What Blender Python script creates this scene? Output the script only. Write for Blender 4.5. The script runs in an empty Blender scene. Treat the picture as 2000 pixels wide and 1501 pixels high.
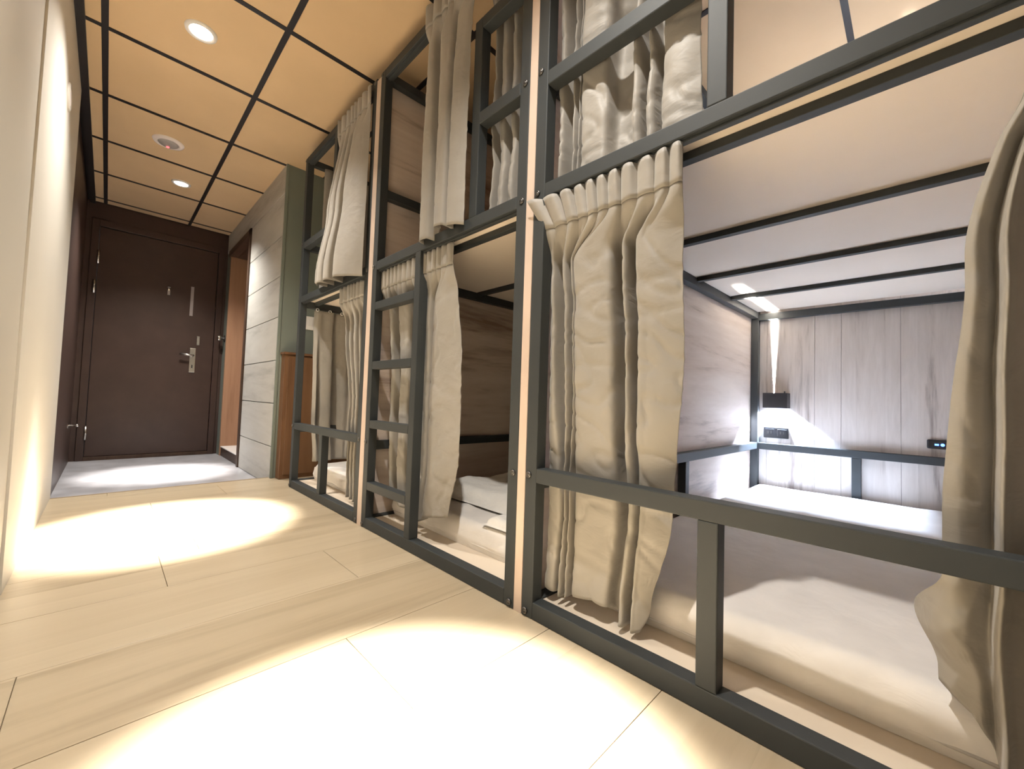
import bpy, bmesh, math, random
from mathutils import Vector, Matrix, noise

scn = bpy.context.scene
COL = scn.collection
R = math.radians

# ------------------------------------------------------------------ camera
cam_d = bpy.data.cameras.new('camera')
cam = bpy.data.objects.new('camera', cam_d); COL.objects.link(cam)
cam_d.sensor_fit = 'HORIZONTAL'; cam_d.sensor_width = 36.0; cam_d.lens = 14.2587
cam_d.clip_start = 0.02
cam.matrix_world = Matrix(((0.70640, -0.05119, -0.70596, 0.0),
                           (-0.70704, -0.00436, -0.70716, 0.0),
                           (0.03313, 0.99868, -0.03927, 0.6),
                           (0, 0, 0, 1)))
scn.camera = cam

# ------------------------------------------------------------------ world, exposure
w = bpy.data.worlds.new('room_ambient'); scn.world = w; w.use_nodes = True
w.node_tree.nodes['Background'].inputs[0].default_value = (0.9, 0.88, 0.85, 1)
w.node_tree.nodes['Background'].inputs[1].default_value = 0.02
vs = scn.view_settings
vs.view_transform = 'Standard'; vs.look = 'None'; vs.gamma = 1.0; vs.use_curve_mapping = False
vs.exposure = 0.30

# lights of the room: recessed ceiling lamps (x, y), core watt, wide watt
CEIL = 2.252
DOWNLIGHTS = [(0.32, 0.53, 3000, 118), (0.225, 2.33, 3100, 112), (0.34, 4.17, 1000, 170)]
WARM = (1.0, 0.945, 0.865)
COOL = (0.60, 0.74, 1.0)

# ------------------------------------------------------------------ dimensions (metres)
F = 0.8588           # front plane of the bunk row
BK = 2.86            # back frame plane
T = 0.04             # steel tube
SK = 0.026           # the bunks' sides run slightly askew
XL = -0.1814         # left wall
YS = 3.245           # edge of the wooden floor
YD = 5.18            # entrance door wall
BUNKS = [(-0.2, 0.794), (0.8265, 1.8162), (1.8609, 2.8588)]
def sk(x, y): return y - SK * (x - F)

# ------------------------------------------------------------------ helpers
def link(o, parent=None):
    COL.objects.link(o)
    if parent: o.parent = parent
    return o
def tag(o, label=None, cat=None, group=None, kind=None):
    if label: o['label'] = label
    if cat: o['category'] = cat
    if group: o['group'] = group
    if kind: o['kind'] = kind
    return o
def empty(name, loc=(0, 0, 0)):
    o = bpy.data.objects.new(name, None); o.location = loc; o.empty_display_size = 0.05
    COL.objects.link(o)
    return o
def mesh_obj(name, verts, faces, mat, parent=None, smooth=False):
    me = bpy.data.meshes.new(name); me.from_pydata([tuple(v) for v in verts], [], faces); me.update()
    if smooth:
        for p in me.polygons: p.use_smooth = True
    me.materials.append(mat)
    o = bpy.data.objects.new(name, me); COL.objects.link(o)
    if parent:
        o.parent = parent
        o.location = -parent.matrix_basis.translation if parent.type == 'EMPTY' else (0, 0, 0)
    return o
def bm_obj(name, bm, mat, parent=None, smooth=False):
    me = bpy.data.meshes.new(name); bm.to_mesh(me); bm.free()
    if smooth:
        for p in me.polygons: p.use_smooth = True
    me.materials.append(mat)
    o = bpy.data.objects.new(name, me); COL.objects.link(o)
    if parent:
        o.parent = parent
        o.location = -parent.matrix_basis.translation if parent.type == 'EMPTY' else (0, 0, 0)
    return o
BOXF = [(0, 3, 2, 1), (4, 5, 6, 7), (0, 1, 5, 4), (1, 2, 6, 5), (2, 3, 7, 6), (3, 0, 4, 7)]
def bm_hexa(bm, c):
    vs_ = [bm.verts.new(p) for p in c]
    fs = [bm.faces.new([vs_[i] for i in f]) for f in BOXF]
    return vs_, fs
def box_c(x0, x1, y0, y1, z0, z1):
    return [(x0, y0, z0), (x1, y0, z0), (x1, y1, z0), (x0, y1, z0), (x0, y0, z1), (x1, y0, z1), (x1, y1, z1), (x0, y1, z1)]
def box(name, x0, x1, y0, y1, z0, z1, mat, parent=None, bev=0.0):
    bm = bmesh.new(); bm_hexa(bm, box_c(x0, x1, y0, y1, z0, z1))
    if bev: bmesh.ops.bevel(bm, geom=bm.edges[:], offset=bev, segments=2, affect='EDGES', profile=0.5)
    return bm_obj(name, bm, mat, parent)
def boxes(name, lst, mat, parent=None, bev=0.0):
    bm = bmesh.new()
    for b in lst: bm_hexa(bm, box_c(*b))
    if bev: bmesh.ops.bevel(bm, geom=bm.edges[:], offset=bev, segments=2, affect='EDGES', profile=0.5)
    return bm_obj(name, bm, mat, parent)
def side_bar(name, x0, x1, yc, wy, z0, z1, mat, parent, bev=0.0025):
    """bar along the depth of a bunk, following its slight skew"""
    a0, a1 = sk(x0, yc), sk(x1, yc); h = wy / 2
    c = [(x0, a0 - h, z0), (x1, a1 - h, z0), (x1, a1 + h, z0), (x0, a0 + h, z0),
         (x0, a0 - h, z1), (x1, a1 - h, z1), (x1, a1 + h, z1), (x0, a0 + h, z1)]
    bm = bmesh.new(); bm_hexa(bm, c)
    if bev: bmesh.ops.bevel(bm, geom=bm.edges[:], offset=bev, segments=2, affect='EDGES', profile=0.5)
    return bm_obj(name, bm, mat, parent)
def lathe(name, prof, mat, parent=None, seg=24, M=None, smooth=True):
    """prof: (r, h) list, revolved about local z, then placed with matrix M"""
    v, f = [], []
    n = len(prof)
    for i in range(seg):
        a = 2 * math.pi * i / seg
        for r, h in prof:
            p = Vector((r * math.cos(a), r * math.sin(a), h))
            v.append(M @ p if M else p)
    for i in range(seg):
        j = (i + 1) % seg
        for k in range(n - 1):
            f.append((i * n + k, j * n + k, j * n + k + 1, i * n + k + 1))
    o = mesh_obj(name, v, f, mat, parent, smooth)
    return o
def tube(name, pts, r, mat, parent=None, seg=8):
    v, f = [], []
    pts = [Vector(p) for p in pts]
    for i, p in enumerate(pts):
        d = (pts[min(i + 1, len(pts) - 1)] - pts[max(i - 1, 0)]).normalized()
        u = d.cross(Vector((0, 0, 1)))
        if u.length < 1e-3: u = d.cross(Vector((1, 0, 0)))
        u.normalize(); q = d.cross(u)
        for k in range(seg):
            a = 2 * math.pi * k / seg
            v.append(p + r * (math.cos(a) * u + math.sin(a) * q))
    for i in range(len(pts) - 1):
        for k in range(seg):
            f.append((i * seg + k, i * seg + (k + 1) % seg, (i + 1) * seg + (k + 1) % seg, (i + 1) * seg + k))
    f.append(tuple(range(seg))[::-1]); f.append(tuple(range((len(pts) - 1) * seg, len(pts) * seg)))
    return mesh_obj(name, v, f, mat, parent, True)

# ------------------------------------------------------------------ materials
def newmat(name):
    m = bpy.data.materials.new(name); m.use_nodes = True
    nt = m.node_tree; b = nt.nodes['Principled BSDF']
    return m, nt, b
def plain(name, col, rough=0.5, metal=0.0, bump=0.0, bscale=200.0, var=0.06, vscale=6.0, spec=0.5):
    m, nt, b = newmat(name)
    b.inputs['Roughness'].default_value = rough; b.inputs['Metallic'].default_value = metal
    b.inputs['Specular IOR Level'].default_value = spec
    tc = nt.nodes.new('ShaderNodeTexCoord')
    n = nt.nodes.new('ShaderNodeTexNoise'); n.inputs['Scale'].default_value = vscale; n.inputs['Detail'].default_value = 4
    nt.links.new(tc.outputs['Object'], n.inputs['Vector'])
    r = nt.nodes.new('ShaderNodeValToRGB')
    r.color_ramp.elements[0].position = 0.3; r.color_ramp.elements[1].position = 0.7
    r.color_ramp.elements[0].color = (*[c * (1 - var) for c in col], 1)
    r.color_ramp.elements[1].color = (*[min(1, c * (1 + var)) for c in col], 1)
    nt.links.new(n.outputs['Fac'], r.inputs['Fac']); nt.links.new(r.outputs['Color'], b.inputs['Base Color'])
    if bump:
        n2 = nt.nodes.new('ShaderNodeTexNoise'); n2.inputs['Scale'].default_value = bscale; n2.inputs['Detail'].default_value = 3
        bp = nt.nodes.new('ShaderNodeBump'); bp.inputs['Strength'].default_value = bump; bp.inputs['Distance'].default_value = 0.002
        nt.links.new(tc.outputs['Object'], n2.inputs['Vector'])
        nt.links.new(n2.outputs['Fac'], bp.inputs['Height']); nt.links.new(bp.outputs['Normal'], b.inputs['Normal'])
    return m
def wood(name, dark, mid, light, axis, rough=0.5, plank=0.0, plank_axis=2, streak=14.0, knots=0.5, stretch=16.0, spec=0.35):
    """grain along `axis` (0,1,2) in object space; plank>0 shifts the tone per board across plank_axis"""
    m, nt, b = newmat(name)
    b.inputs['Roughness'].default_value = rough; b.inputs['Specular IOR Level'].default_value = spec
    N = nt.nodes.new; L = nt.links.new
    tc = N('ShaderNodeTexCoord'); mp = N('ShaderNodeMapping')
    s = [1.0, 1.0, 1.0]; s[axis] = 1.0 / stretch
    mp.inputs['Scale'].default_value = s
    L(tc.outputs['Object'], mp.inputs['Vector'])
    vec = mp.outputs['Vector']; off = None
    if plank:
        sep = N('ShaderNodeSeparateXYZ'); L(tc.outputs['Object'], sep.inputs[0])
        dv = N('ShaderNodeMath'); dv.operation = 'DIVIDE'; dv.inputs[1].default_value = plank
        L(sep.outputs[plank_axis], dv.inputs[0])
        fl = N('ShaderNodeMath'); fl.operation = 'FLOOR'; L(dv.outputs[0], fl.inputs[0])
        wn = N('ShaderNodeTexWhiteNoise'); wn.noise_dimensions = '1D'; L(fl.outputs[0], wn.inputs['W'])
        ad = N('ShaderNodeVectorMath'); ad.operation = 'MULTIPLY_ADD'
        L(wn.outputs['Color'], ad.inputs[0]); ad.inputs[1].default_value = (3, 3, 3); L(vec, ad.inputs[2])
        vec = ad.outputs[0]; off = wn
    n1 = N('ShaderNodeTexNoise'); n1.inputs['Scale'].default_value = streak; n1.inputs['Detail'].default_value = 8
    n1.inputs['Roughness'].default_value = 0.68; n1.inputs['Distortion'].default_value = 0.6
    L(vec, n1.inputs['Vector'])
    n2 = N('ShaderNodeTexNoise'); n2.inputs['Scale'].default_value = streak * 7; n2.inputs['Detail'].default_value = 4
    L(vec, n2.inputs['Vector'])
    n3 = N('ShaderNodeTexNoise'); n3.inputs['Scale'].default_value = streak * 0.45; n3.inputs['Detail'].default_value = 3
    n3.inputs['Distortion'].default_value = 1.5
    L(vec, n3.inputs['Vector'])
    mx = N('ShaderNodeMath'); mx.operation = 'MULTIPLY_ADD'; L(n2.outputs['Fac'], mx.inputs[0]); mx.inputs[1].default_value = 0.28
    L(n1.outputs['Fac'], mx.inputs[2])
    mx2 = N('ShaderNodeMath'); mx2.operation = 'MULTIPLY_ADD'; L(n3.outputs['Fac'], mx2.inputs[0]); mx2.inputs[1].default_value = knots
    L(mx.outputs[0], mx2.inputs[2])
    fac = mx2.outputs[0]
    base = 0.5 + 0.14 + knots * 0.5
    if off:
        mo = N('ShaderNodeMath'); mo.operation = 'MULTIPLY_ADD'; L(off.outputs['Value'], mo.inputs[0]); mo.inputs[1].default_value = 0.16
        L(fac, mo.inputs[2]); fac = mo.outputs[0]; base += 0.08
    sb = N('ShaderNodeMapRange'); sb.inputs['From Min'].default_value = base - 0.30; sb.inputs['From Max'].default_value = base + 0.24
    L(fac, sb.inputs['Value'])
    r = N('ShaderNodeValToRGB')
    r.color_ramp.elements[0].position = 0.05; r.color_ramp.elements[0].color = (*dark, 1)
    r.color_ramp.elements[1].position = 0.95; r.color_ramp.elements[1].color = (*light, 1)
    e = r.color_ramp.elements.new(0.42); e.color = (*mid, 1)
    L(sb.outputs[0], r.inputs['Fac']); L(r.outputs['Color'], b.inputs['Base Color'])
    bp = N('ShaderNodeBump'); bp.inputs['Strength'].default_value = 0.12; bp.inputs['Distance'].default_value = 0.002
    L(n2.outputs['Fac'], bp.inputs['Height']); L(bp.outputs['Normal'], b.inputs['Normal'])
    return m
def emis(name, col, st):
    m, nt, b = newmat(name)
    b.inputs['Base Color'].default_value = (*col, 1)
    b.inputs['Emission Color'].default_value = (*col, 1); b.inputs['Emission Strength'].default_value = st
    return m
def fabric(name, col, rough=0.45, weave=900.0, sheen=0.3, spec=0.4, wr=0.25):
    m, nt, b = newmat(name)
    N = nt.nodes.new; L = nt.links.new
    b.inputs['Roughness'].default_value = rough; b.inputs['Specular IOR Level'].default_value = spec
    b.inputs['Sheen Weight'].default_value = sheen; b.inputs['Sheen Roughness'].default_value = 0.4
    tc = N('ShaderNodeTexCoord')
    n = N('ShaderNodeTexNoise'); n.inputs['Scale'].default_value = 9; n.inputs['Detail'].default_value = 5
    L(tc.outputs['Object'], n.inputs['Vector'])
    r = N('ShaderNodeValToRGB'); r.color_ramp.elements[0].position = 0.3; r.color_ramp.elements[1].position = 0.7
    r.color_ramp.elements[0].color = (*[c * 0.94 for c in col], 1); r.color_ramp.elements[1].color = (*[min(1, c * 1.05) for c in col], 1)
    L(n.outputs['Fac'], r.inputs['Fac']); L(r.outputs['Color'], b.inputs['Base Color'])
    n2 = N('ShaderNodeTexNoise'); n2.inputs['Scale'].default_value = weave; n2.inputs['Detail'].default_value = 1
    L(tc.outputs['Object'], n2.inputs['Vector'])
    n3 = N('ShaderNodeTexNoise'); n3.inputs['Scale'].default_value = 13; n3.inputs['Detail'].default_value = 3; n3.inputs['Distortion'].default_value = 1.0
    mp = N('ShaderNodeMapping'); mp.inputs['Scale'].default_value = (1, 1, 1.6); mp.inputs['Rotation'].default_value = (0.5, 0, 0)
    L(tc.outputs['Object'], mp.inputs['Vector']); L(mp.outputs['Vector'], n3.inputs['Vector'])
    b1 = N('ShaderNodeBump'); b1.inputs['Strength'].default_value = wr; b1.inputs['Distance'].default_value = 0.012
    L(n3.outputs['Fac'], b1.inputs['Height'])
    b2 = N('ShaderNodeBump'); b2.inputs['Strength'].default_value = 0.08; b2.inputs['Distance'].default_value = 0.0006
    L(n2.outputs['Fac'], b2.inputs['Height']); L(b1.outputs['Normal'], b2.inputs['Normal'])
    L(b2.outputs['Normal'], b.inputs['Normal'])
    return m

M = {}
M['metal'] = plain('black_powder_coat', (0.038, 0.043, 0.045), 0.58, 0.0, 0.12, 900, 0.08, 5, 0.32)
M['bolt'] = plain('bolt_steel', (0.14, 0.135, 0.13), 0.35, 0.85)
M['wood_side'] = wood('bunk_side_laminate', (0.27, 0.20, 0.155), (0.61, 0.51, 0.44), (0.72, 0.63, 0.56), 0, 0.5, 0.0, 2, 7.0, 0.55, 9.0)
M['wood_back'] = wood('bunk_back_laminate', (0.27, 0.225, 0.20), (0.56, 0.505, 0.46), (0.67, 0.615, 0.57), 2, 0.5, 0.12, 1, 10.0, 0.5, 10.0)
M['edge'] = plain('panel_edge_band', (0.56, 0.45, 0.375), 0.5)
M['deck'] = plain('deck_board', (0.86, 0.76, 0.645), 0.6, 0, 0.1, 300, 0.03, 3)
M['deck_low'] = plain('base_board', (0.74, 0.64, 0.52), 0.5, 0, 0.1, 300, 0.04, 3)
M['curtain'] = fabric('taupe_satin_curtain', (0.30, 0.28, 0.25), 0.55, 900, 0.25, 0.28, 0.22)
M['curtain_dark'] = fabric('brown_satin_curtain', (0.30, 0.25, 0.20), 0.45, 900, 0.2, 0.45, 0.3)
M['sheet'] = fabric('white_cotton_sheet', (0.80, 0.765, 0.73), 0.75, 1200, 0.2, 0.2, 0.25)
M['duvet'] = fabric('white_quilt', (0.84, 0.82, 0.78), 0.8, 1000, 0.2, 0.2, 0.5)
M['ceil'] = plain('ceiling_tile_tan', (0.66, 0.475, 0.285), 0.65, 0, 0.1, 120, 0.05, 2.5)
M['grid'] = plain('black_ceiling_grid', (0.014, 0.012, 0.014), 0.4)
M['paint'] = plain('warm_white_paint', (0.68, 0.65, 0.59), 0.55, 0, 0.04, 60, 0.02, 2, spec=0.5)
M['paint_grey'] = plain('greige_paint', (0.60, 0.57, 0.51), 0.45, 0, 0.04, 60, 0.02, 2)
M['green'] = plain('sage_green_paint', (0.175, 0.20, 0.175), 0.6, 0, 0.05, 80, 0.04, 3)
M['board'] = wood('pale_grey_board', (0.33, 0.32, 0.30), (0.47, 0.46, 0.43), (0.54, 0.53, 0.50), 1, 0.55, 0.0, 2, 5.0, 0.7, 7.0)
M['brown'] = plain('dark_brown_lacquer', (0.052, 0.030, 0.024), 0.38, 0, 0.06, 30, 0.10, 8)
M['brown_in'] = wood('dark_brown_frame', (0.035, 0.02, 0.014), (0.06, 0.035, 0.024), (0.08, 0.048, 0.033), 2, 0.45, 0, 2, 10, .4, 14)
M['tan_wood'] = wood('tan_door_wood', (0.24, 0.13, 0.075), (0.36, 0.205, 0.125), (0.42, 0.25, 0.155), 2, 0.45, 0, 2, 8, .4, 14)
M['cab'] = wood('cabinet_walnut', (0.09, 0.045, 0.022), (0.165, 0.085, 0.043), (0.21, 0.115, 0.06), 2, 0.45, 0, 2, 8, .4, 14)
M['stone'] = plain('grey_entry_stone', (0.40, 0.40, 0.43), 0.28, 0, 0.15, 25, 0.22, 7)
M['chrome'] = plain('satin_chrome', (0.62, 0.60, 0.56), 0.25, 1.0)
M['white'] = plain('white_plastic', (0.78, 0.76, 0.74), 0.4)
M['pinkwhite'] = plain('detector_plastic', (0.84, 0.76, 0.74), 0.5)
M['grey_pl'] = plain('grey_plastic', (0.36, 0.33, 0.32), 0.5)
M['black_pl'] = plain('black_plastic', (0.018, 0.018, 0.020), 0.4)
M['glow'] = emis('lamp_lens', (1.0, 0.93, 0.82), 9.0)
M['led_red'] = emis('red_indicator', (1.0, 0.06, 0.07), 4.0)
M['led_blue'] = emis('blue_indicator', (0.05, 0.15, 1.0), 9.0)
M['led_cool'] = emis('cool_led', COOL, 12.0)
M['plank'] = wood('light_oak_plank', (0.34, 0.268, 0.175), (0.44, 0.358, 0.245), (0.49, 0.405, 0.285), 0, 0.34, 0.1, 1, 5.0, 0.6, 12.0, 0.5)
M['subfloor'] = plain('plank_joint', (0.27, 0.20, 0.125), 0.7)
M['shadow_gap'] = plain('dark_joint', (0.06, 0.055, 0.05), 0.8)

# ================================================================== SETTING
# ---- wooden floor, planks across the corridor and under the bunks
floor = box('floor', XL - 0.05, 2.95, -1.6, YS, -0.10, -0.006, M['subfloor']); tag(floor, 'light oak plank floor of the corridor', 'floor', kind='structure')
rng = random.Random(4)
seam0, pitch = 0.385, 0.3085
k = -7
while True:
    a = seam0 + k * pitch; b = a + pitch
    if a >= YS - 0.01: break
    a = max(a, -1.6); b = min(b, YS)
    if b > a:
        cut = [-0.2305, rng.uniform(0.02, 0.75), 1.35 + rng.uniform(-0.2, 0.2), 2.95]
        if k in (1, 2, 3): cut[1] = {1: 0.45, 2: -0.10, 3: 0.62}[k]
        for i in range(3):
            g = 0.0007
            p = box('plank', cut[i] + g, cut[i + 1] - g, a + g, b - g, -0.012, 0.0 - rng.uniform(0, 0.0004), M['plank'], floor, 0.0007)
    k += 1
# entry floor, one step lower
ef = box('floor_entry', -0.25, 1.45, YS, YD + 0.1, -0.16, -0.055, M['stone']); tag(ef, 'grey polished stone floor of the entry, one step lower', 'floor', kind='structure')
tr = box('trim_1', XL, F - 0.02, YS - 0.004, YS + 0.012, -0.055, 0.001, M['subfloor']); tag(tr, 'edge strip where the wooden floor steps down to the entry', 'trim', kind='structure')

# ---- ceiling: dark grid with tan tiles
ceil = box('ceiling', -0.3, 2.95, -1.65, YD + 0.1, CEIL + 0.012, CEIL + 0.10, M['grid']); tag(ceil, 'tan square ceiling tiles in a black metal grid', 'ceiling', kind='structure')
TX = [XL + 0.001] + [-0.089 + 0.594 * i for i in range(6)]
TY = [2.0233 + 0.6066 * i for i in range(-6, 6)] + [YD]
gw = 0.012
xs = [XL] + [-0.089 + 0.594 * i for i in range(5)] + [2.92]
ys = [-1.62] + [2.0233 + 0.6066 * i for i in range(-5, 6)] + [YD]
holes = []
for i in range(len(xs) - 1):
    for j in range(len(ys) - 1):
        x0, x1, y0, y1 = xs[i] + gw, xs[i + 1] - gw, ys[j] + gw, ys[j + 1] - gw
        if i == 0: x0 = XL + 0.03
        if x1 - x0 < 0.01 or y1 - y0 < 0.01: continue
        box('ceiling_tile', x0, x1, y0, y1, CEIL, CEIL + 0.014, M['ceil'], ceil)
for x in xs[1:-1]:
    box('grid_bar', x - gw, x + gw, -1.62, YD, CEIL - 0.004, CEIL + 0.013, M['grid'], ceil)
for y in ys[1:-1]:
    box('grid_bar', XL + 0.02, 2.92, y - gw, y + gw, CEIL - 0.003, CEIL + 0.013, M['grid'], ceil)
box('wall_angle', XL - 0.004, XL + 0.03, -1.6, YD, CEIL - 0.022, CEIL + 0.013, M['grid'], ceil)

# ---- walls
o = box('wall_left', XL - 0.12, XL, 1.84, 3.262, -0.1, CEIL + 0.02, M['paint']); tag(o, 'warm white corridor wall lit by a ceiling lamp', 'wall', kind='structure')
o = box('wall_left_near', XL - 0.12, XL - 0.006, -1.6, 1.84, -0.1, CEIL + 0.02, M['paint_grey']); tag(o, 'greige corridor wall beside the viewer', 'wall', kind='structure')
o = box('wall_left_entry', XL - 0.13, XL - 0.02, 3.262, YD + 0.1, -0.16, CEIL + 0.02, M['brown']); tag(o, 'dark brown side wall of the entry', 'wall', kind='structure')
o = box('wall_rear', -0.35, 3.0, -1.72, -1.6, -0.1, CEIL + 0.02, M['paint_grey']); tag(o, 'plain greige wall closing the corridor behind the viewer', 'wall', kind='structure')
o = box('wall_right_near', F, F + 0.1, -1.6, -0.2325, 0, CEIL, M['paint_grey']); tag(o, 'greige wall beyond the last bunk', 'wall', kind='structure')
wb = box('wall_back', 2.915, 3.0, -1.6, 3.21, -0.1, CEIL + 0.02, M['shadow_gap']); tag(wb, 'wood laminate wall at the head of the bunks', 'wall', kind='structure')
bw = 0.1205; y = -0.30; i = 0
while y < 3.2:
    y1 = min(y + bw * (2 if i % 3 else 1), 3.209)
    box('panel', 2.903, 2.9155, y + 0.0006, y1 - 0.0006, 0.0, CEIL - 0.001, M['wood_back'], wb, 0.0006)
    y = y1; i += 1
# sage green end wall
wg = box('wall_green', 0.845, 2.95, 3.21, 3.30, 0, CEIL + 0.01, M['green']); tag(wg, 'sage green wall at the far end of the bunks', 'wall', kind='structure')
box('corner_bead', 0.838, 0.856, 3.204, 3.222, 0, CEIL - 0.001, M['green'], wg, 0.002)
# entry side wall with horizontal boards and a doorway
we = box('wall_right_entry', 0.853, 0.93, 3.222, 4.20, -0.1, CEIL + 0.01, M['shadow_gap']); tag(we, 'pale grey board-clad wall of the entry', 'wall', kind='structure')
zs = [-0.055, 0.218, 0.523, 0.83, 1.14, 1.435, 1.73, 2.045, CEIL - 0.001]
for a, b in zip(zs[:-1], zs[1:]):
    if a < 2.0:
        box('board', 0.840, 0.8535, 3.222, 4.158, a + 0.003, b - 0.003, M['board'], we, 0.0015)
    else:
        box('board', 0.840, 0.8535, 3.222, YD, a + 0.003, b, M['board'], we, 0.0015)
o = box('wall_right_entry_far', 0.842, 0.93, 5.04, YD + 0.05, -0.1, 2.046, M['green']); tag(o, 'narrow sage green wall strip between the doorway and the entrance door', 'wall', kind='structure')
o = box('wall_right_entry_top', 0.8535, 0.93, 4.20, YD + 0.05, 2.046, CEIL + 0.01, M['green']); tag(o, 'wall above the side doorway', 'wall', kind='structure')
# doorway lining
d2 = empty('door_2', (0.85, 4.6, -0.055)); tag(d2, 'tan wooden side doorway with dark frame in the entry', 'door', kind='structure')
box('door_jamb', 0.828, 0.90, 4.155, 4.205, -0.055, 2.045, M['brown_in'], d2, 0.003)
box('door_jamb', 0.842, 1.33, 5.005, 5.04, -0.055, 2.0, M['tan_wood'], d2, 0.002)
box('door_head', 0.828, 0.90, 4.155, 5.04, 1.985, 2.045, M['brown_in'], d2, 0.003)
box('door_head', 0.90, 1.33, 4.155, 5.04, 1.985, 2.045, M['brown_in'], d2, 0.0)
leaf2 = box('door_leaf', 1.29, 1.33, 4.205, 5.005, -0.045, 1.985, M['tan_wood'], d2, 0.002)
box('door_lining', 0.93, 1.33, 4.16, 4.20, -0.055, 2.0, M['tan_wood'], d2)
box('threshold', 0.85, 1.29, 4.205, 5.005, -0.055, 0.03, M['brown_in'], d2, 0.003)
box('threshold_cap', 0.846, 1.29, 4.205, 5.005, 0.03, 0.04, M['white'], d2, 0.002)

# ---- entrance door wall
wd = boxes('wall_door', [(-0.35, -0.165, YD, YD + 0.1, -0.16, CEIL), (0.815, 1.0, YD, YD + 0.1, -0.16, CEIL), (-0.165, 0.815, YD, YD + 0.1, 2.10, CEIL)], M['brown']); tag(wd, 'dark brown end wall around the entrance door', 'wall', kind='structure')
d1 = empty('door_1', (0.33, YD, -0.055)); tag(d1, 'dark brown metal entrance door with lever handle', 'door', kind='structure')
for fx0, fx1, fz0, fz1 in ((-0.165, -0.115, -0.055, 2.10), (0.765, 0.815, -0.055, 2.10), (-0.115, 0.765, 2.04, 2.10)):
    box('door_frame', fx0, fx1, YD - 0.012, YD + 0.05, fz0, fz1, M['brown'], d1, 0.003)
box('door_leaf', -0.112, 0.762, YD + 0.004, YD + 0.05, -0.02, 2.037, M['brown'], d1, 0.004)
box('door_sill', -0.115, 0.765, YD - 0.01, YD + 0.05, -0.055, -0.022, M['brown_in'], d1, 0.002)
pl = box('handle_plate', 0.572, 0.622, YD - 0.006, YD + 0.004, 0.775, 1.02, M['chrome'], d1, 0.003)
tube('lever', [(0.597, YD - 0.006, 0.945), (0.597, YD - 0.05, 0.945), (0.585, YD - 0.056, 0.945), (0.49, YD - 0.05, 0.952)], 0.010, M['chrome'], pl)
box('keyhole', 0.592, 0.602, YD - 0.0075, YD - 0.005, 0.82, 0.85, M['black_pl'], pl)
box('deadbolt_plate', 0.622, 0.648, YD - 0.008, YD + 0.004, 1.055, 1.145, M['chrome'], d1, 0.003)
lathe('peephole', [(0.0, 0.012), (0.010, 0.012), (0.014, 0.008), (0.014, 0.0), (0.0, 0.0)], M['chrome'], d1, 16, Matrix.Translation((0.384, YD + 0.004, 1.575)) @ Matrix.Rotation(R(90), 4, 'X'))
box('peephole_cover', 0.374, 0.394, YD - 0.003, YD + 0.004, 1.52, 1.60, M['grey_pl'], d1, 0.002)
box('notice_strip', 0.553, 0.578, YD + 0.0015, YD + 0.005, 1.345, 1.64, M['grey_pl'], d1)
for z in (1.70, 0.13):
    lathe('hinge', [(0.0, 0.0), (0.011, 0.0), (0.011, 0.12), (0.0, 0.12)], M['chrome'], d1, 12, Matrix.Translation((-0.112, YD - 0.010, z)))
lathe('hinge', [(0.0, 0.0), (0.012, 0.0), (0.012, 0.12), (0.0, 0.12)], M['chrome'], d1, 12, Matrix.Translation((-0.125, YD - 0.012, 1.43)))

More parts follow.
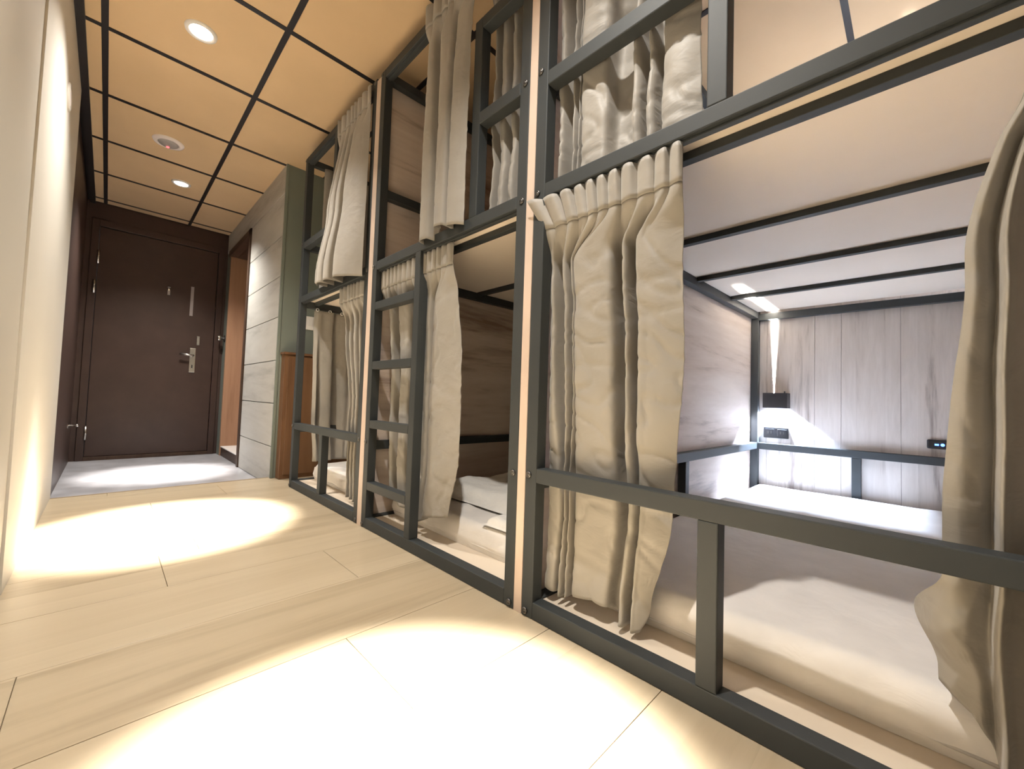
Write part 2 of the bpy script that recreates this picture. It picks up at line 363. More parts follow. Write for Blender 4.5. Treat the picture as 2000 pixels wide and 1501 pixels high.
# ================================================================== BUNK BEDS
HT = 2.15
def bolt(parent, y, z):
    lathe('bolt', [(0.0, 0.005), (0.0035, 0.005), (0.004, 0.002), (0.0055, 0.0055), (0.0085, 0.004), (0.0098, 0.0), (0.0, 0.0)], M['bolt'], parent, 14,
          Matrix.Translation((F, y, z)) @ Matrix.Rotation(R(-90), 4, 'Y'))
def bunk(idx, label):
    ya, yb = BUNKS[idx]
    root = empty('bunk_bed', ((F + BK) / 2, (ya + yb) / 2, 0)); tag(root, label, 'bunk bed', 'black steel bunk beds in a row')
    mt = M['metal']; e = 0.0025
    def fr(name, y0, y1, z0, z1, x0=F, dx=T): return box(name, x0, x0 + dx, y0, y1, z0, z1, mt, root, e)
    # posts
    pa = fr('post', ya, ya + T, 0, HT); pb = fr('post', yb - T, yb, 0, HT)
    for yy in (ya + T / 2, yb - T / 2):
        yc = sk(BK, yy); box('post', BK, BK + T, yc - T / 2, yc + T / 2, 0, HT, mt, root, e)
    yi0, yi1 = ya + T, yb - T
    # front rails
    fr('bottom_rail', yi0, yi1, 0, 0.046); fr('middle_rail', yi0, yi1, 1.186, 1.226, F, 0.030); fr('top_rail', yi0, yi1, HT - T, HT)
    # back rails
    b0, b1 = sk(BK, yi0) + 0.0, sk(BK, yi1)
    for nm, z0, z1 in (('bottom_rail', 0, 0.046), ('back_guard_rail', 0.352, 0.392), ('middle_rail', 1.15, 1.19), ('back_guard_rail', 1.54, 1.58), ('top_rail', HT - T, HT)):
        box(nm, BK + 0.002, BK + T - 0.002, b0, b1, z0, z1, mt, root, e)
    ym = (b0 + b1) / 2
    box('guard_post', BK + 0.002, BK + T - 0.002, ym - 0.03, ym + 0.01, 0.046, 0.352, mt, root, e)
    # side rails along the depth
    for yy in (ya + T / 2, yb - T / 2):
        for nm, z0, z1 in (('side_rail', 0, 0.046), ('side_guard_rail', 0.352, 0.392), ('side_rail', 1.163, 1.203), ('side_guard_rail', 1.54, 1.58), ('side_rail', HT - T, HT)):
            side_bar(nm, F + T, BK, yy, T - 0.004, z0, z1, mt, root)
        xm = (F + BK) / 2
        box('guard_post', xm - T / 2, xm + T / 2, sk(xm, yy) - T / 2 + 0.003, sk(xm, yy) + T / 2 - 0.003, 0.046, 0.352, mt, root, e)
    # upper deck: board on slats; lower deck board
    def deck(name, z0, z1, m):
        x0, x1 = F + T, BK
        c = [(x0, ya + 0.002, z0), (x1, sk(x1, ya) + 0.002, z0), (x1, sk(x1, yb) - 0.002, z0), (x0, yb - 0.002, z0)]
        c = c + [(p[0], p[1], z1) for p in c]
        bm = bmesh.new(); bm_hexa(bm, c); return bm_obj(name, bm, m, root)
    deck('deck_board', 1.2035, 1.219, M['deck']); deck('deck_board', 0.026, 0.040, M['deck_low'])
    for x in (0.945, 1.454, 1.921, 2.368):
        box('slat', x, x + 0.026, sk(x, yi0) - 0.0, sk(x, yi1) + 0.0, 1.183, 1.2035, mt, root, 0.0015)
    # curtain tracks
    for z in (1.180, HT - T - 0.006):
        boxes('curtain_track', [(F + 0.012, F + 0.027, yi0, yi1, z, z + 0.0062)], mt, root, 0.0015)
    boltz = [0.016, 1.203, 2.13]
    if idx in (0, 2):
        fr('guard_rail', yi0, yi1, 0.372, 0.412)
        ym = (ya + yb) / 2
        fr('guard_post', ym - T / 2, ym + T / 2, 0.046, 0.372)
        zu = 1.518 if idx == 0 else 1.54
        fr('upper_guard_rail', ym + T / 2, yi1, zu, zu + 0.042)
        fr('upper_guard_post', ym - T / 2 - 0.006, ym + T / 2 - 0.006, 1.226, HT - T)
        for z in boltz + [0.392]: bolt(pa, ya + T / 2 - 0.006, z); bolt(pb, yb - T / 2 + 0.006, z)
        bolt(pb, yb - T / 2 + 0.006, 1.57)
    else:
        lp = fr('ladder_post', 1.400, 1.440, 0.046, 1.186)
        for z in (0.172, 0.452, 0.722, 0.998):
            box('ladder_rung', F, F + T, 1.440, yi1, z, z + 0.036, mt, lp, e)
        fr('upper_guard_post', 1.062, 1.102, 1.226, 1.93)
        fr('upper_guard_rail', yi0, 1.062, 1.545, 1.587); fr('upper_guard_rail', yi0, 1.062, 1.89, 1.93)
        for z in boltz + [0.388]: bolt(pa, ya + T / 2 - 0.003, z); bolt(pb, yb - T / 2 + 0.006, z)
        bolt(pa, ya + T / 2 - 0.003, 1.57)
    return root
bunk(0, 'nearest black steel bunk with the lit reading lamp inside its lower berth')
bunk(1, 'middle black steel bunk with the ladder on its front')
bunk(2, 'farthest black steel bunk next to the sage green wall')

# partition panels with pale edge bands
def partition(ya, yb, label):
    o = empty('partition_panel', (1.9, (ya + yb) / 2, 0)); tag(o, label, 'panel', 'wood partition panels between the bunks')
    g = 0.0015; x0, x1 = F + 0.003, 2.902
    c = [(x0, ya + g, 0), (x1, sk(x1, ya) + g, 0), (x1, sk(x1, yb) - g, 0), (x0, yb - g, 0)]
    c += [(p[0], p[1], 2.135) for p in c]
    bm = bmesh.new(); bm_hexa(bm, c); bm_obj('board', bm, M['wood_side'], o)
    box('edge_band', F + 0.0005, F + 0.003, ya + g, yb - g, 0, 2.135, M['edge'], o)
partition(0.794, 0.8265, 'wood partition panel with pale edge between nearest and middle bunk')
partition(1.8162, 1.8609, 'wood partition panel with pale edge between middle and farthest bunk')
partition(-0.2325, -0.2, 'wood partition panel at the right-hand side of the nearest bunk')

# ================================================================== MATTRESSES
def fbm(p, s, seed=0.0): return noise.fractal(Vector((p[0] * s + seed, p[1] * s - seed, p[2] * s + 2 * seed)), 0.9, 2.1, 4)
def ridged(p, s, ang, st, seed):
    c, s_ = math.cos(ang), math.sin(ang)
    u, v = p[0] * c + p[1] * s_, -p[0] * s_ + p[1] * c
    n = noise.noise(Vector((u * s * st + seed, v * s, seed)))
    return (1 - min(1, abs(n) * 4)) ** 2
def pad(name, x0, x1, y0, y1, z0, z1, mat, parent, rad=0.03, amp=0.004, seed=1.0, nx=90, ny=50, skew=True, wr=0.004, crown=0.0):
    """soft cushion: top sheet wrapped down the sides, with creases"""
    v, f = [], []
    hz = z1 - z0
    us = [i / nx for i in range(nx + 1)]; vs_ = [j / ny for j in range(ny + 1)]
    def warp(t):  # denser at the rims
        return 0.5 - 0.5 * math.cos(math.pi * t) if False else t
    side = 7
    def col(n, a, b):
        arr = [(a, k / side) for k in range(side)]  # rim rows going up
        arr = [(a, k / side) for k in range(side)] + [(a + (b - a) * i / n, 1.0) for i in range(n + 1)] + [(b, 1 - (k + 1) / side) for k in range(side)]
        return arr
    cx, cy = col(nx, x0, x1), col(ny, y0, y1)
    for (x, a) in cx:
        for (y, b) in cy:
            h = min(a, b)
            d = min(x - x0, x1 - x, y - y0, y1 - y)
            r = rad
            if h >= 1.0:
                t = max(0.0, 1 - d / r); z = z1 - r * (1 - math.sqrt(max(0, 1 - t * t))) * 0.8
                px, py = x, y
                z += amp * fbm((x, y, 0), 3.0, seed) + wr * (ridged((x, y), 3.0, 0.5, 0.35, seed) - 0.2) * min(1, d / 0.05)
                if crown: z += crown * math.sin(math.pi * (x - x0) / (x1 - x0)) * math.sin(math.pi * (y - y0) / (y1 - y0))
            else:
                z = z0 + (z1 - r * 0.8 - z0) * h
                bl = math.sin(math.pi * h) * 0.008 + 0.004 * fbm((x, y, z * 2), 5.0, seed) + 0.003 * noise.noise(Vector((x * 4 + y * 4, z * 60, seed)))
                px = x + (-bl if x == x0 else (bl if x == x1 else 0)); py = y + (-bl if y == y0 else (bl if y == y1 else 0))
            if skew: py = sk(px, py)
            v.append((px, py, z))
    ny_ = len(cy)
    for i in range(len(cx) - 1):
        for j in range(ny_ - 1):
            f.append((i * ny_ + j, (i + 1) * ny_ + j, (i + 1) * ny_ + j + 1, i * ny_ + j + 1))
    return mesh_obj(name, v, f, mat, parent, True)
def piping(name, x0, x1, y0, y1, z, mat, parent):
    pts = [(x0, sk(x0, y0), z), (x0, sk(x0, y1), z), (x1, sk(x1, y1), z), (x1, sk(x1, y0), z), (x0, sk(x0, y0), z)]
    return tube(name, pts, 0.0035, mat, parent, 6)
def mattress(ya, yb, x0, top, label, seed):
    o = empty('mattress', (1.9, (ya + yb) / 2, 0.04)); tag(o, label, 'mattress', 'mattresses in the lower berths')
    y0, y1 = ya + 0.045, yb - 0.045
    pad('fitted_sheet', x0, 2.85, y0, y1, 0.0405, top, M['sheet'], o, 0.028, 0.005, seed, 130, 70, True, 0.006)
    piping('piping', x0 - 0.004, 2.85, y0 - 0.001, y1 + 0.001, 0.062, M['sheet'], o)
    return o
mattress(-0.2, 0.794, 1.005, 0.142, 'pale sheeted mattress in the lower berth of the nearest bunk', 1.3)
mattress(0.8265, 1.8162, 1.0, 0.135, 'white sheeted mattress behind the ladder in the middle bunk', 4.1)
mattress(1.8609, 2.8588, 0.995, 0.145, 'white mattress in the lower berth of the farthest bunk', 7.7)
# rumpled quilt in the middle bunk
q = pad('quilt', 1.155, 2.5, 0.91, 1.62, 0.142, 0.195, M['duvet'], None, 0.06, 0.030, 11.2, 70, 46, True, 0.012, 0.02)
tag(q, 'rumpled white quilt spread on the mattress of the middle bunk', 'quilt')
q2 = pad('bunched_sheet', 1.012, 1.128, 0.885, 1.13, 0.141, 0.168, M['duvet'], None, 0.03, 0.016, 5.2, 24, 30, True, 0.02, 0.0)
tag(q2, 'bunched white bed linen at the front corner of the middle bunk', 'bed linen')

# ================================================================== CURTAINS
def catmull(P, n):
    out = []; m = len(P) - 1
    for i in range(n + 1):
        t = i / n * m; k = min(int(t), m - 1); u = t - k
        p0, p1, p2, p3 = P[max(k - 1, 0)], P[k], P[k + 1], P[min(k + 2, m)]
        r = []
        for a, b, c, d in zip(p0, p1, p2, p3):
            r.append(0.5 * ((2 * b) + (-a + c) * u + (2 * a - 5 * b + 4 * c - d) * u * u + (-a + 3 * b - 3 * c + d) * u ** 3))
        out.append(tuple(r))
    return out
def sstep(t): t = max(0, min(1, t)); return t * t * (3 - 2 * t)
def curtain(name, label, levels, ztop, bottom, head=None, n=150, m=70, mat='curtain', seed=0.0, wr=1.0, axis='y', hooks=True, gather=0.10, group='curtains on the bunks'):
    """levels: [(z, [(y, x), ...])] from the top down; bottom: [(s, z)] hem height; head: dict(h, waves, amp, line=((y0,x0),(y1,x1)))"""
    cols = [catmull(P, n) for z, P in levels]; zl = [z for z, P in levels]
    def at(i, z):
        if z >= zl[0]: return cols[0][i]
        for k in range(len(zl) - 1):
            if z >= zl[k + 1]:
                t = sstep((zl[k] - z) / (zl[k] - zl[k + 1])); a, b = cols[k][i], cols[k + 1][i]
                return (a[0] + (b[0] - a[0]) * t, a[1] + (b[1] - a[1]) * t)
        return cols[-1][i]
    def hem(s):
        for (s0, z0), (s1, z1) in zip(bottom[:-1], bottom[1:]):
            if s <= s1: return z0 + (z1 - z0) * (s - s0) / (s1 - s0)
        return bottom[-1][1]
    rnd = random.Random(int(seed * 10) + 3)
    root = empty(name, (cols[0][n // 2][1], cols[0][n // 2][0], hem(0.5)) if axis == 'y' else (cols[0][n // 2][0], cols[0][n // 2][1], hem(0.5)))
    tag(root, label, 'curtain', group)
    def P3(c, z): return (c[1], c[0], z) if axis == 'y' else (c[0], c[1], z)
    hh = head['h'] if head else 0.0
    zp = ztop - hh
    def hprof(s, t):  # heading profile, t 0 top .. 1 bottom
        (ya, xa), (yb, xb) = head['line']
        wv = head['waves']; fl = head.get('flare', 0.0)
        ph = 2 * math.pi * wv * s + 1.3 * math.sin(5.1 * s * 2 + seed)
        a = head['amp'] * (1.0 - 0.45 * t) * (0.75 + 0.5 * noise.noise(Vector((s * 7, seed, 0))))
        sq = 1.0 - 2.0 * abs(math.sin(ph / 2)) ** 0.7
        yy = ya + (yb - ya) * s + 0.35 * a * math.cos(ph); xx = xa + (xb - xa) * s + a * sq
        yy += fl * (1 - s) ** 3 * (1 - t) ; xx += head.get('flarex', 0.0) * (1 - s) ** 6 * (1 - t) + head.get('lean', 0.0) * t
        return (yy, xx)
    zt = head.get('slope', 0.0) if head else 0.0
    verts, faces = [], []
    for j in range(m + 1):
        v = j / m
        for i in range(n + 1):
            s = i / n; zb = hem(s); z = zp + (zb - zp) * v
            c = at(i, z)
            if head:
                g = sstep((zp - z) / gather)
                h = hprof(s, 1.0); c = (h[0] + (c[0] - h[0]) * g, h[1] + (c[1] - h[1]) * g)
            k = min(1.0, (zp - z) / 0.12)
            p = Vector((c[0] * 6, z * 6 + c[0] * 3, seed))
            w1 = noise.noise(p) * 0.006 + noise.noise(p * 2.7) * 0.0015
            rr = noise.noise(Vector((c[0] * 7 + z * 5, z * 14 - c[0] * 6, seed + 4)))
            w1 += 0.0045 * max(0.0, 1 - abs(rr) * 5) ** 2
            x = c[1] + w1 * wr * k
            yv = c[0] + noise.noise(p + Vector((9, 3, 1))) * 0.005 * wr * k
            verts.append(P3((yv, x), z))
    for j in range(m):
        for i in range(n):
            a = j * (n + 1) + i; faces.append((a, a + 1, a + n + 2, a + n + 1))
    pn = mesh_obj('panel', verts, faces, M[mat], root, True)
    so = pn.modifiers.new('thickness', 'SOLIDIFY'); so.thickness = 0.0016; so.offset = 0
    if head:
        verts, faces = [], []; rows = 8; n2 = n
        for j in range(rows + 1):
            t = j / rows
            for i in range(n2 + 1):
                s = i / n2; c = hprof(s, t)
                z = ztop - hh * t + 0.003 * noise.noise(Vector((s * 9, t, seed)))
                if j == rows: z = ztop - hh - 0.002
                verts.append(P3((c[0], c[1] - 0.0012), z))
        for j in range(rows):
            for i in range(n2):
                a = j * (n2 + 1) + i; faces.append((a, a + 1, a + n2 + 2, a + n2 + 1))
        hd = mesh_obj('heading', verts, faces, M[mat], root, True)
        so = hd.modifiers.new('thickness', 'SOLIDIFY'); so.thickness = 0.003; so.offset = 0
    return root

def pleat(y0, y1, n, xf, depth, seed, jitter=0.35):
    """pleats from y0 to y1: proud ridges whose flank turns back, then the next ridge"""
    r = random.Random(seed); P = [(y0, xf + 0.4 * depth)]
    w = [1 + r.uniform(-jitter, jitter) for _ in range(n)]; tot = sum(w); y = y0
    for a in w:
        d = (y1 - y0) * a / tot
        f_ = r.uniform(0.3, 0.6); dp = depth * r.uniform(0.7, 1.15)
        P += [(y + 0.12 * d, xf), (y + f_ * d, xf - 0.004), (y + (f_ + 0.12) * d, xf + dp), (y + 0.92 * d, xf + dp * 1.02)]
        y += d
    P.append((y1, xf + 0.3 * depth))
    return P

# --- nearest bunk, lower berth, hand-laid folds
A = [(.775, .92), (.760, .905), (.746, .897), (.741, .955), (.716, .955), (.712, .900), (.702, .898), (.698, .95), (.688, .95), (.686, .905), (.682, .903), (.680, .93), (.677, .93), (.673, .900), (.62, .893), (.558, .893), (.553, .965), (.530, .967), (.524, .898), (.513, .898), (.509, .965), (.491, .967), (.485, .893), (.46, .886), (.42, .888), (.371, .900)]
B = [(.767, .93), (.755, .912), (.737, .907), (.732, .965), (.700, .965), (.696, .909), (.689, .907), (.686, .96), (.675, .96), (.673, .915), (.671, .912), (.669, .94), (.667, .94), (.664, .908), (.61, .903), (.550, .903), (.545, .975), (.517, .977), (.511, .908), (.501, .907), (.497, .975), (.482, .977), (.477, .903), (.45, .898), (.42, .902), (.373, .915)]
C = [(.765, .935), (.752, .915), (.712, .912), (.708, .955), (.699, .955), (.695, .915), (.690, .914), (.687, .955), (.680, .955), (.677, .915), (.673, .915), (.670, .955), (.660, .955), (.655, .915), (.60, .914), (.536, .913), (.530, .972), (.507, .974), (.502, .915), (.485, .914), (.481, .97), (.476, .97), (.472, .914), (.455, .913), (.43, .918), (.400, .93)]
D = [(.770, .935), (.758, .918), (.727, .914), (.723, .948), (.713, .948), (.709, .916), (.702, .915), (.698, .948), (.691, .948), (.687, .916), (.681, .915), (.677, .948), (.668, .948), (.660, .915), (.60, .914), (.560, .918), (.552, .958), (.530, .96), (.522, .918), (.512, .917), (.507, .958), (.495, .96), (.490, .918), (.480, .92), (.468, .93), (.455, .942)]
curtain('bunk_curtain', 'taupe satin curtain hanging open at the left of the nearest lower berth',
        [(1.02, A), (0.68, B), (0.33, C), (0.10, D)], 1.181, [(0, .075), (.2, .062), (.5, .072), (.56, .088), (.62, .085), (.66, .06), (.9, .055), (.95, .06), (1, .10)],
        dict(h=0.086, waves=11, amp=0.012, line=((.758, .874), (.362, .870)), flare=0.045, flarex=-0.03), n=312, m=120, seed=2.0, wr=1.2)
# --- nearest bunk, lower berth, right-hand curtain bunched against the post
RA = [(-.108, .915), (-.114, .905), (-.120, .92), (-.126, .945), (-.130, .905), (-.138, .92), (-.148, .945), (-.160, .96), (-.178, .97)]
RB = [(-.052, .925), (-.062, .920), (-.074, .935), (-.086, .955), (-.090, .905), (-.102, .925), (-.125, .955), (-.155, .98), (-.185, .99)]
RC = [(-.026, .930), (-.044, .925), (-.064, .940), (-.080, .962), (-.083, .908), (-.097, .93), (-.125, .965), (-.155, .99), (-.19, 1.0)]
RD = [(.004, 1.01), (-.020, .955), (-.048, .94), (-.076, .962), (-.080, .912), (-.095, .935), (-.125, .965), (-.155, .99), (-.19, 1.0)]
RE = [(-.022, .995), (-.042, .970), (-.062, .955), (-.078, .965), (-.082, .918), (-.095, .94), (-.125, .965), (-.155, .99), (-.19, 1.0)]
curtain('bunk_curtain', 'dim brownish satin curtain drawn back at the right edge of the nearest lower berth',
        [(1.14, RA), (0.84, RB), (0.45, RC), (0.36, RC), (0.27, RD), (0.19, RE)], 1.175, [(0, .165), (.2, .145), (.36, .10), (.5, .06), (1, .055)],
        dict(h=0.07, waves=5, amp=0.006, line=((-.115, .905), (-.182, .905))), n=150, m=110, mat='curtain', seed=5.0, wr=0.8)
# --- nearest bunk, upper berth
UA = [(.752, .93), (.742, .905), (.732, .905), (.722, .95), (.700, .95), (.692, .905), (.684, .945), (.676, .905), (.670, .945), (.662, .905), (.63, .90), (.585, .905), (.570, .95), (.535, .955), (.515, .945), (.505, .91), (.49, .915), (.482, .955), (.470, .91), (.455, .91), (.445, .945), (.432, .91), (.39, .905), (.342, .915)]
UB = [(y + 0.004 * math.sin(i * 1.7), x + 0.003 * math.cos(i)) for i, (y, x) in enumerate(UA)]
curtain('bunk_curtain', 'taupe satin curtain behind the guard rail of the nearest upper berth',
        [(2.05, UA), (1.6, UB), (1.25, UA)], 2.098, [(0, 1.236), (.5, 1.232), (.62, 1.245), (.75, 1.240), (.9, 1.232), (1, 1.245)],
        dict(h=0.08, waves=10, amp=0.008, line=((.75, .895), (.345, .895))), n=220, m=80, seed=8.0, wr=1.5)
# --- middle bunk, lower berth
MA = [(1.768, .935), (1.745, .915), (1.715, .910), (1.705, .955), (1.67, .96), (1.655, .915), (1.60, .91), (1.565, .915), (1.555, .96), (1.525, .96), (1.515, .915), (1.475, .91), (1.455, .955), (1.435, .915), (1.395, .905), (1.385, .95), (1.365, .95), (1.355, .905), (1.27, .895), (1.205, .905)]
MB = [(1.745, .95), (1.72, .93), (1.69, .93), (1.68, .975), (1.65, .975), (1.64, .93), (1.60, .925), (1.57, .93), (1.56, .975), (1.53, .975), (1.52, .93), (1.49, .925), (1.475, .97), (1.455, .925), (1.405, .915), (1.395, .955), (1.38, .955), (1.37, .91), (1.28, .90), (1.165, .905)]
MC = [(1.72, .955), (1.70, .935), (1.67, .935), (1.66, .975), (1.64, .975), (1.63, .935), (1.59, .93), (1.56, .935), (1.55, .975), (1.53, .975), (1.52, .935), (1.50, .93), (1.485, .965), (1.465, .925), (1.43, .915), (1.42, .95), (1.405, .95), (1.395, .915), (1.32, .91), (1.235, .92)]
curtain('bunk_curtain', 'taupe curtain hanging behind the ladder of the middle lower berth',
        [(1.05, MA), (0.65, MB), (0.38, MB), (0.14, MC)], 1.178, [(0, .15), (.3, .12), (.6, .13), (.75, .10), (.88, .115), (1, .16)],
        dict(h=0.08, waves=15, amp=0.009, line=((1.765, .885), (1.205, .878))), n=260, m=90, seed=11.0, wr=1.0)
# --- middle bunk, upper berth: outer bunch and the part behind the guard
OA = [(1.385, .868), (1.37, .838), (1.335, .836), (1.325, .872), (1.29, .872), (1.28, .834), (1.215, .832), (1.205, .87), (1.185, .87), (1.175, .834), (1.125, .838), (1.108, .85)]
OB = [(1.385, .870), (1.365, .828), (1.315, .826), (1.305, .862), (1.275, .862), (1.262, .824), (1.21, .820), (1.20, .856), (1.185, .856), (1.175, .820), (1.135, .824), (1.106, .842)]
curtain('bunk_curtain', 'grey-taupe curtain hanging outside the open front of the middle upper berth',
        [(2.03, OA), (1.6, OB), (1.2, OB)], 2.165, [(0, 1.205), (.28, 1.20), (.34, 1.245), (.5, 1.225), (1, 1.20)],
        dict(h=0.085, waves=7, amp=0.010, line=((1.395, .838), (1.06, .838))), n=160, m=70, seed=14.0, wr=0.6)
GA = pleat(1.058, 0.868, 4, .915, .045, 21)
curtain('bunk_curtain', 'taupe curtain behind the guard rail of the middle upper berth',
        [(2.05, GA), (1.6, [(y, x + .003) for y, x in GA]), (1.25, GA)], 2.098, [(0, 1.236), (.6, 1.232), (.8, 1.25), (1, 1.24)],
        dict(h=0.08, waves=6, amp=0.008, line=((1.055, .895), (.87, .895))), n=150, m=60, seed=17.0, wr=1.2)
# --- farthest bunk
TA = pleat(2.215, 1.905, 5, .905, .035, 31)
TB = pleat(2.13, 1.905, 5, .912, .035, 31); TC = pleat(2.12, 1.905, 5, .915, .04, 31)
curtain('bunk_curtain', 'taupe curtain at the right front of the farthest lower berth',
        [(1.05, TA), (0.5, TB), (0.1, TC)], 1.178, [(0, .07), (.5, .06), (1, .055)],
        dict(h=0.08, waves=8, amp=0.009, line=((2.235, .88), (1.905, .88))), n=150, m=70, seed=20.0, wr=0.7)
FA = [(.945, 2.815), (.957, 2.790), (.975, 2.785), (1.0, 2.79), (1.04, 2.785), (1.062, 2.79), (1.072, 2.815), (1.10, 2.80), (1.16, 2.79), (1.20, 2.81), (1.25, 2.79), (1.31, 2.80)]
FB = [(.955, 2.80), (.97, 2.775), (.985, 2.815), (1.01, 2.79), (1.05, 2.78), (1.072, 2.79), (1.078, 2.825), (1.105, 2.82), (1.16, 2.80), (1.19, 2.80), (1.21, 2.79), (1.24, 2.80)]
FC = [(.97, 2.79), (.99, 2.775), (1.01, 2.80), (1.03, 2.79), (1.07, 2.79), (1.09, 2.79), (1.10, 2.82), (1.12, 2.82), (1.16, 2.80), (1.18, 2.80), (1.19, 2.79), (1.20, 2.80)]
fc = curtain('bunk_curtain', 'taupe curtain on rings along the far side of the farthest lower berth',
        [(1.12, FA), (0.45, FB), (0.16, FC)], 1.148, [(0, .16), (1, .16)], None, n=120, m=60, seed=23.0, wr=0.5, axis='x')
for x in (.955, 1.035, 1.115, 1.20, 1.29):
    lathe('curtain_ring', [(0.008, 0.0), (0.011, 0.002), (0.011, 0.006), (0.008, 0.008), (0.006, 0.004), (0.008, 0.0)], M['white'], fc, 14, Matrix.Translation((x, 2.792, 1.152)) @ Matrix.Rotation(R(90), 4, 'X'))
# upper berth: accordion-folded curtain hanging outside
def accordion(ya, yb, n, x0, dep, lean):
    P = []
    for i in range(n):
        a = ya + (yb - ya) * i / n; d = (yb - ya) / n
        P += [(a, x0 + dep), (a + 0.45 * d, x0 + 0.15 * dep), (a + 0.62 * d, x0), (a + 0.80 * d, x0 + 0.5 * dep)]
    P += [(yb + 0.04, x0 - 0.01), (yb + 0.01, x0 + dep)]
    return P
VA = [(2.285, .865), (2.25, .845), (2.22, .84), (2.205, .862), (2.18, .84), (2.15, .836), (2.135, .862), (2.105, .836), (2.075, .832), (2.06, .858), (2.035, .83), (1.98, .83), (1.93, .838), (1.893, .850)]
VB = [(2.40, .850), (2.345, .825), (2.315, .82), (2.295, .85), (2.27, .812), (2.225, .81), (2.205, .85), (2.17, .806), (2.13, .804), (2.11, .85), (2.06, .80), (1.99, .805), (1.93, .82), (1.885, .842)]
VC = [(2.50, .850), (2.40, .80), (2.365, .795), (2.35, .85), (2.325, .785), (2.265, .782), (2.255, .85), (2.215, .778), (2.15, .776), (2.14, .85), (2.07, .772), (1.99, .785), (1.93, .81), (1.880, .838)]
curtain('bunk_curtain', 'accordion-folded taupe curtain hanging outside the farthest upper berth',
        [(2.03, VA), (1.6, VB), (1.25, VC)], 2.125, [(0, 1.235), (.2, 1.205), (.5, 1.195), (.72, 1.19), (1, 1.17)],
        dict(h=0.085, waves=8, amp=0.011, line=((2.295, .848), (1.89, .848))), n=180, m=70, seed=26.0, wr=0.3)
IA = pleat(0.96, 1.35, 4, 2.79, .025, 41)
IA = [(y, x) for y, x in IA]
curtain('bunk_curtain', 'grey-taupe curtain inside the farthest upper berth by the sage wall',
        [(2.0, IA), (1.3, IA)], 2.105, [(0, 1.24), (1, 1.24)], None, n=100, m=40, seed=29.0, wr=0.5, axis='x')

# ================================================================== LAMPS AND FITTINGS
def spot(name, loc, rot, watt, size, blend, col, rad):
    l = bpy.data.lights.new(name, 'SPOT'); l.energy = watt; l.spot_size = R(size); l.spot_blend = blend; l.color = col; l.shadow_soft_size = rad
    o = bpy.data.objects.new(name, l); o.location = loc; o.rotation_euler = rot; COL.objects.link(o)
    return o
DL = ['round recessed ceiling lamp above the viewer', 'large bright recessed ceiling lamp over the middle of the corridor', 'smaller-looking recessed ceiling lamp near the entrance door']
for (x, y, core, wide), lab in zip(DOWNLIGHTS, DL):
    d = empty('ceiling_lamp', (x, y, CEIL - 0.004)); tag(d, lab, 'ceiling lamp', 'recessed lamps in the corridor ceiling')
    lathe('bezel', [(0.044, -0.002), (0.050, -0.007), (0.060, -0.004), (0.062, 0.004)], M['white'], d, 32, Matrix.Translation((x, y, CEIL - 0.0035)))
    lathe('lens', [(0.0, -0.0028), (0.03, -0.0027), (0.047, -0.001)], M['glow'], d, 32, Matrix.Translation((x, y, CEIL - 0.003)))
    s = spot('lamp_core', (x, y, CEIL - 0.02), (0, 0, 0), core, 28, 1.0, WARM, 0.02); s.parent = d; s.location = (0, 0, -0.014)
    s = spot('lamp_wide', (x, y, CEIL - 0.02), (0, 0, 0), wide, 116, 1.0, WARM, 0.02); s.parent = d; s.location = (0, 0, -0.016)
# fire alarm / smoke detector
x, y = 0.21, 3.545
d = empty('smoke_detector', (x, y, CEIL)); tag(d, 'round pinkish smoke detector with red light on the ceiling', 'smoke detector')
Tm = Matrix.Translation((x, y, CEIL))
lathe('rim', [(0.055, -0.010), (0.062, -0.014), (0.080, -0.008), (0.084, 0.0)], M['pinkwhite'], d, 36, Tm)
lathe('grille', [(0.0, -0.020), (0.030, -0.020), (0.050, -0.016), (0.056, -0.008)], M['grey_pl'], d, 36, Tm)
lathe('indicator', [(0.0, -0.008), (0.006, -0.006), (0.010, 0.0)], M['led_red'], d, 16, Matrix.Translation((x + 0.0, y + 0.03, CEIL - 0.018)))
# round plate on the left wall
d = empty('wall_plate', (XL, 2.61, 1.856)); tag(d, 'small round plate high on the warm white left wall', 'wall plate')
Tm = Matrix.Translation((XL, 2.61, 1.856)) @ Matrix.Rotation(R(90), 4, 'Y')
lathe('rim', [(0.040, 0.006), (0.050, 0.008), (0.058, 0.004), (0.060, 0.0)], M['paint'], d, 32, Tm)
lathe('cover', [(0.0, 0.007), (0.03, 0.007), (0.042, 0.005)], M['pinkwhite'], d, 32, Tm)

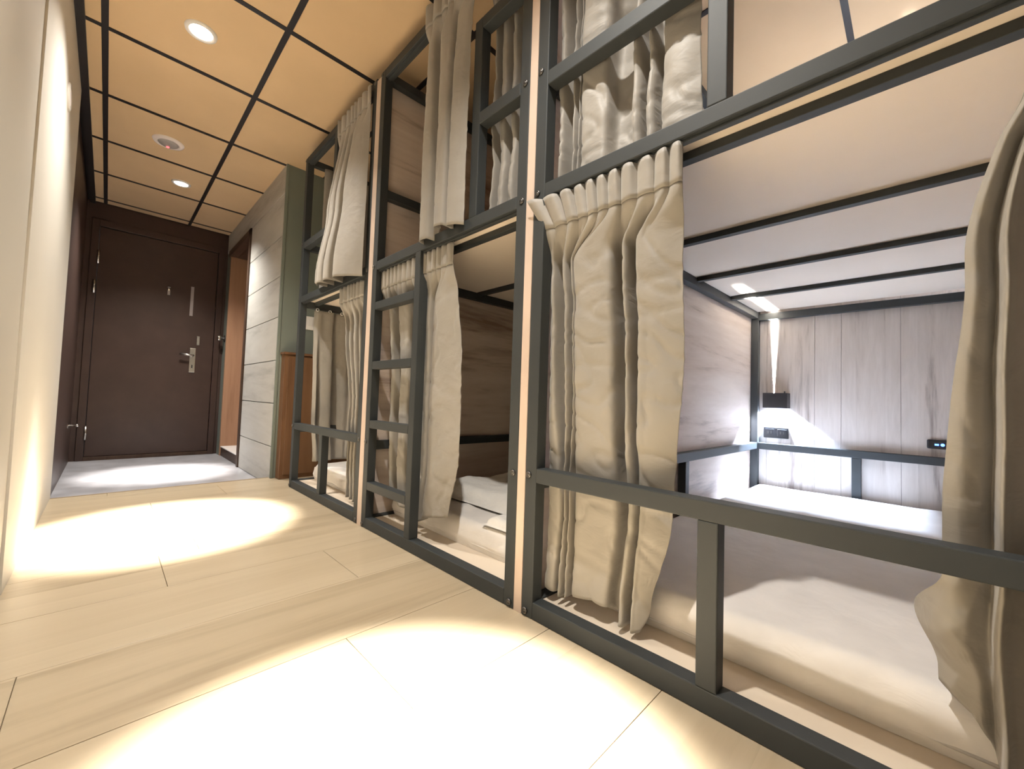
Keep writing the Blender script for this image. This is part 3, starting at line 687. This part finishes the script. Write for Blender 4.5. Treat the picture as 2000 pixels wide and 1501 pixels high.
# reading lamp: box open at the bottom, narrow slit on top
def reading_lamp(yc, zc, label, wd, wu):
    X1 = 2.9025; X0 = X1 - 0.075; hw = 0.063; zb, zt = zc - 0.045, zc + 0.045; th = 0.003
    d = empty('reading_lamp', (X1, yc, zc)); tag(d, label, 'lamp')
    sl = 0.0009
    boxes('housing', [(X0, X0 + th, yc - hw, yc + hw, zb, zt), (X1 - th, X1, yc - hw, yc + hw, zb, zt), (X0 + th, X1 - th, yc - hw, yc - hw + th, zb, zt), (X0 + th, X1 - th, yc + hw - th, yc + hw, zb, zt),
        (X0 + th, X1 - th, yc - hw + th, yc + hw - th, zc + 0.012, zc + 0.015),
        (X0 + th, X1 - th, yc - hw + th, yc + 0.02 - sl, zt - th, zt), (X0 + th, X1 - th, yc + 0.02 + sl, yc + hw - th, zt - th, zt)], M['black_pl'], d)
    boxes('led', [(X1 - 0.023, X1 - 0.004, yc - 0.014, yc + 0.014, zc + 0.0095, zc + 0.0118)], M['led_cool'], d)
    lathe('switch', [(0.0, 0.012), (0.004, 0.011), (0.005, 0.0)], M['black_pl'], d, 12, Matrix.Translation((X1 - 0.05, yc - 0.045, zt)))
    s = spot('lamp_down', (0, 0, 0), (0, 0, 0), wd, 150, 0.3, COOL, 0.006); s.parent = d; s.location = (-0.013, 0, 0.0065)
    s = spot('lamp_up', (0, 0, 0), (R(180), 0, 0), wu, 110, 0.3, (0.95, 0.93, 0.9), 0.001); s.parent = d; s.location = (-0.030, 0.02, 0.018)
    return d
reading_lamp(0.605, 0.652, 'black box reading lamp lit above the outlet in the nearest lower berth', 185, 600)
reading_lamp(0.0, 1.75, 'unseen black box reading lamp added to light the nearest upper berth', 260, 60)  # out of view, added for cool light in the upper berth and on its ceiling
# double outlet and usb socket
d = empty('wall_outlet', (2.903, 0.612, 0.456)); tag(d, 'dark grey double outlet on the back wall under the reading lamp', 'outlet')
box('plate', 2.892, 2.903, 0.548, 0.677, 0.424, 0.489, M['black_pl'], d, 0.003)
for yy in (0.580, 0.645):
    s = box('socket', 2.8905, 2.8925, yy - 0.024, yy + 0.024, 0.436, 0.478, M['black_pl'], d, 0.001)
    for dy in (-0.008, 0.008): box('slot', 2.8899, 2.891, yy + dy - 0.002, yy + dy + 0.002, 0.450, 0.466, M['shadow_gap'], s)
d = empty('usb_socket', (2.903, -0.067, 0.454)); tag(d, 'black charging socket glowing blue on the back wall', 'socket')
box('plate', 2.890, 2.903, -0.103, -0.031, 0.431, 0.476, M['black_pl'], d, 0.006)
lathe('indicator', [(0.0, 0.003), (0.005, 0.002), (0.007, 0.0)], M['led_blue'], d, 16, Matrix.Translation((2.890, -0.085, 0.452)) @ Matrix.Rotation(R(-90), 4, 'Y'))
box('port', 2.889, 2.8905, -0.072, -0.058, 0.448, 0.456, M['led_blue'], d)

# low wooden cabinet against the green wall
d = empty('low_cabinet', (1.15, 3.15, 0)); tag(d, 'low brown wooden cabinet against the sage green wall behind the farthest bunk', 'cabinet')
box('body', 0.872, 1.55, 3.13, 3.209, 0.0, 0.872, M['cab'], d, 0.002)
box('top', 0.862, 1.56, 3.118, 3.2095, 0.872, 0.888, M['cab'], d, 0.003)
for a, b in ((0.895, 1.215), (1.22, 1.54)):
    dr = box('door', a, b, 3.120, 3.1305, 0.03, 0.86, M['cab'], d, 0.002)
# small switch on green wall
d = empty('wall_switch', (1.045, 3.20, 1.13)); tag(d, 'small white switch plate on the sage green wall', 'switch')
box('plate', 1.015, 1.085, 3.2025, 3.2098, 1.075, 1.175, M['white'], d, 0.002)
box('rocker', 1.033, 1.067, 3.1995, 3.2028, 1.10, 1.15, M['white'], d, 0.001)
# lock on the side door frame, and latch on the left entry wall
d = empty('door_lock', (0.842, 5.11, 1.135)); tag(d, 'round chrome latch knob on the wall between doorway and entrance door', 'latch')
Tm = Matrix.Translation((0.842, 5.085, 1.14)) @ Matrix.Scale(1.25, 4) @ Matrix.Rotation(R(-90), 4, 'Y')
lathe('rose', [(0.0, 0.006), (0.026, 0.006), (0.03, 0.0)], M['black_pl'], d, 20, Tm)
lathe('knob', [(0.010, 0.004), (0.010, 0.022), (0.022, 0.03), (0.026, 0.042), (0.018, 0.054), (0.0, 0.056)], M['chrome'], d, 20, Tm)
d = empty('door_stop', (XL - 0.02, 4.75, 0.28)); tag(d, 'small chrome door stop on the dark entry wall near the floor', 'door stop')
Tm = Matrix.Translation((XL - 0.02, 4.75, 0.285)) @ Matrix.Rotation(R(90), 4, 'Y')
lathe('base', [(0.0, 0.004), (0.022, 0.004), (0.025, 0.0)], M['chrome'], d, 18, Tm)
lathe('stem', [(0.007, 0.003), (0.007, 0.04), (0.012, 0.045), (0.012, 0.058), (0.0, 0.06)], M['chrome'], d, 18, Tm)
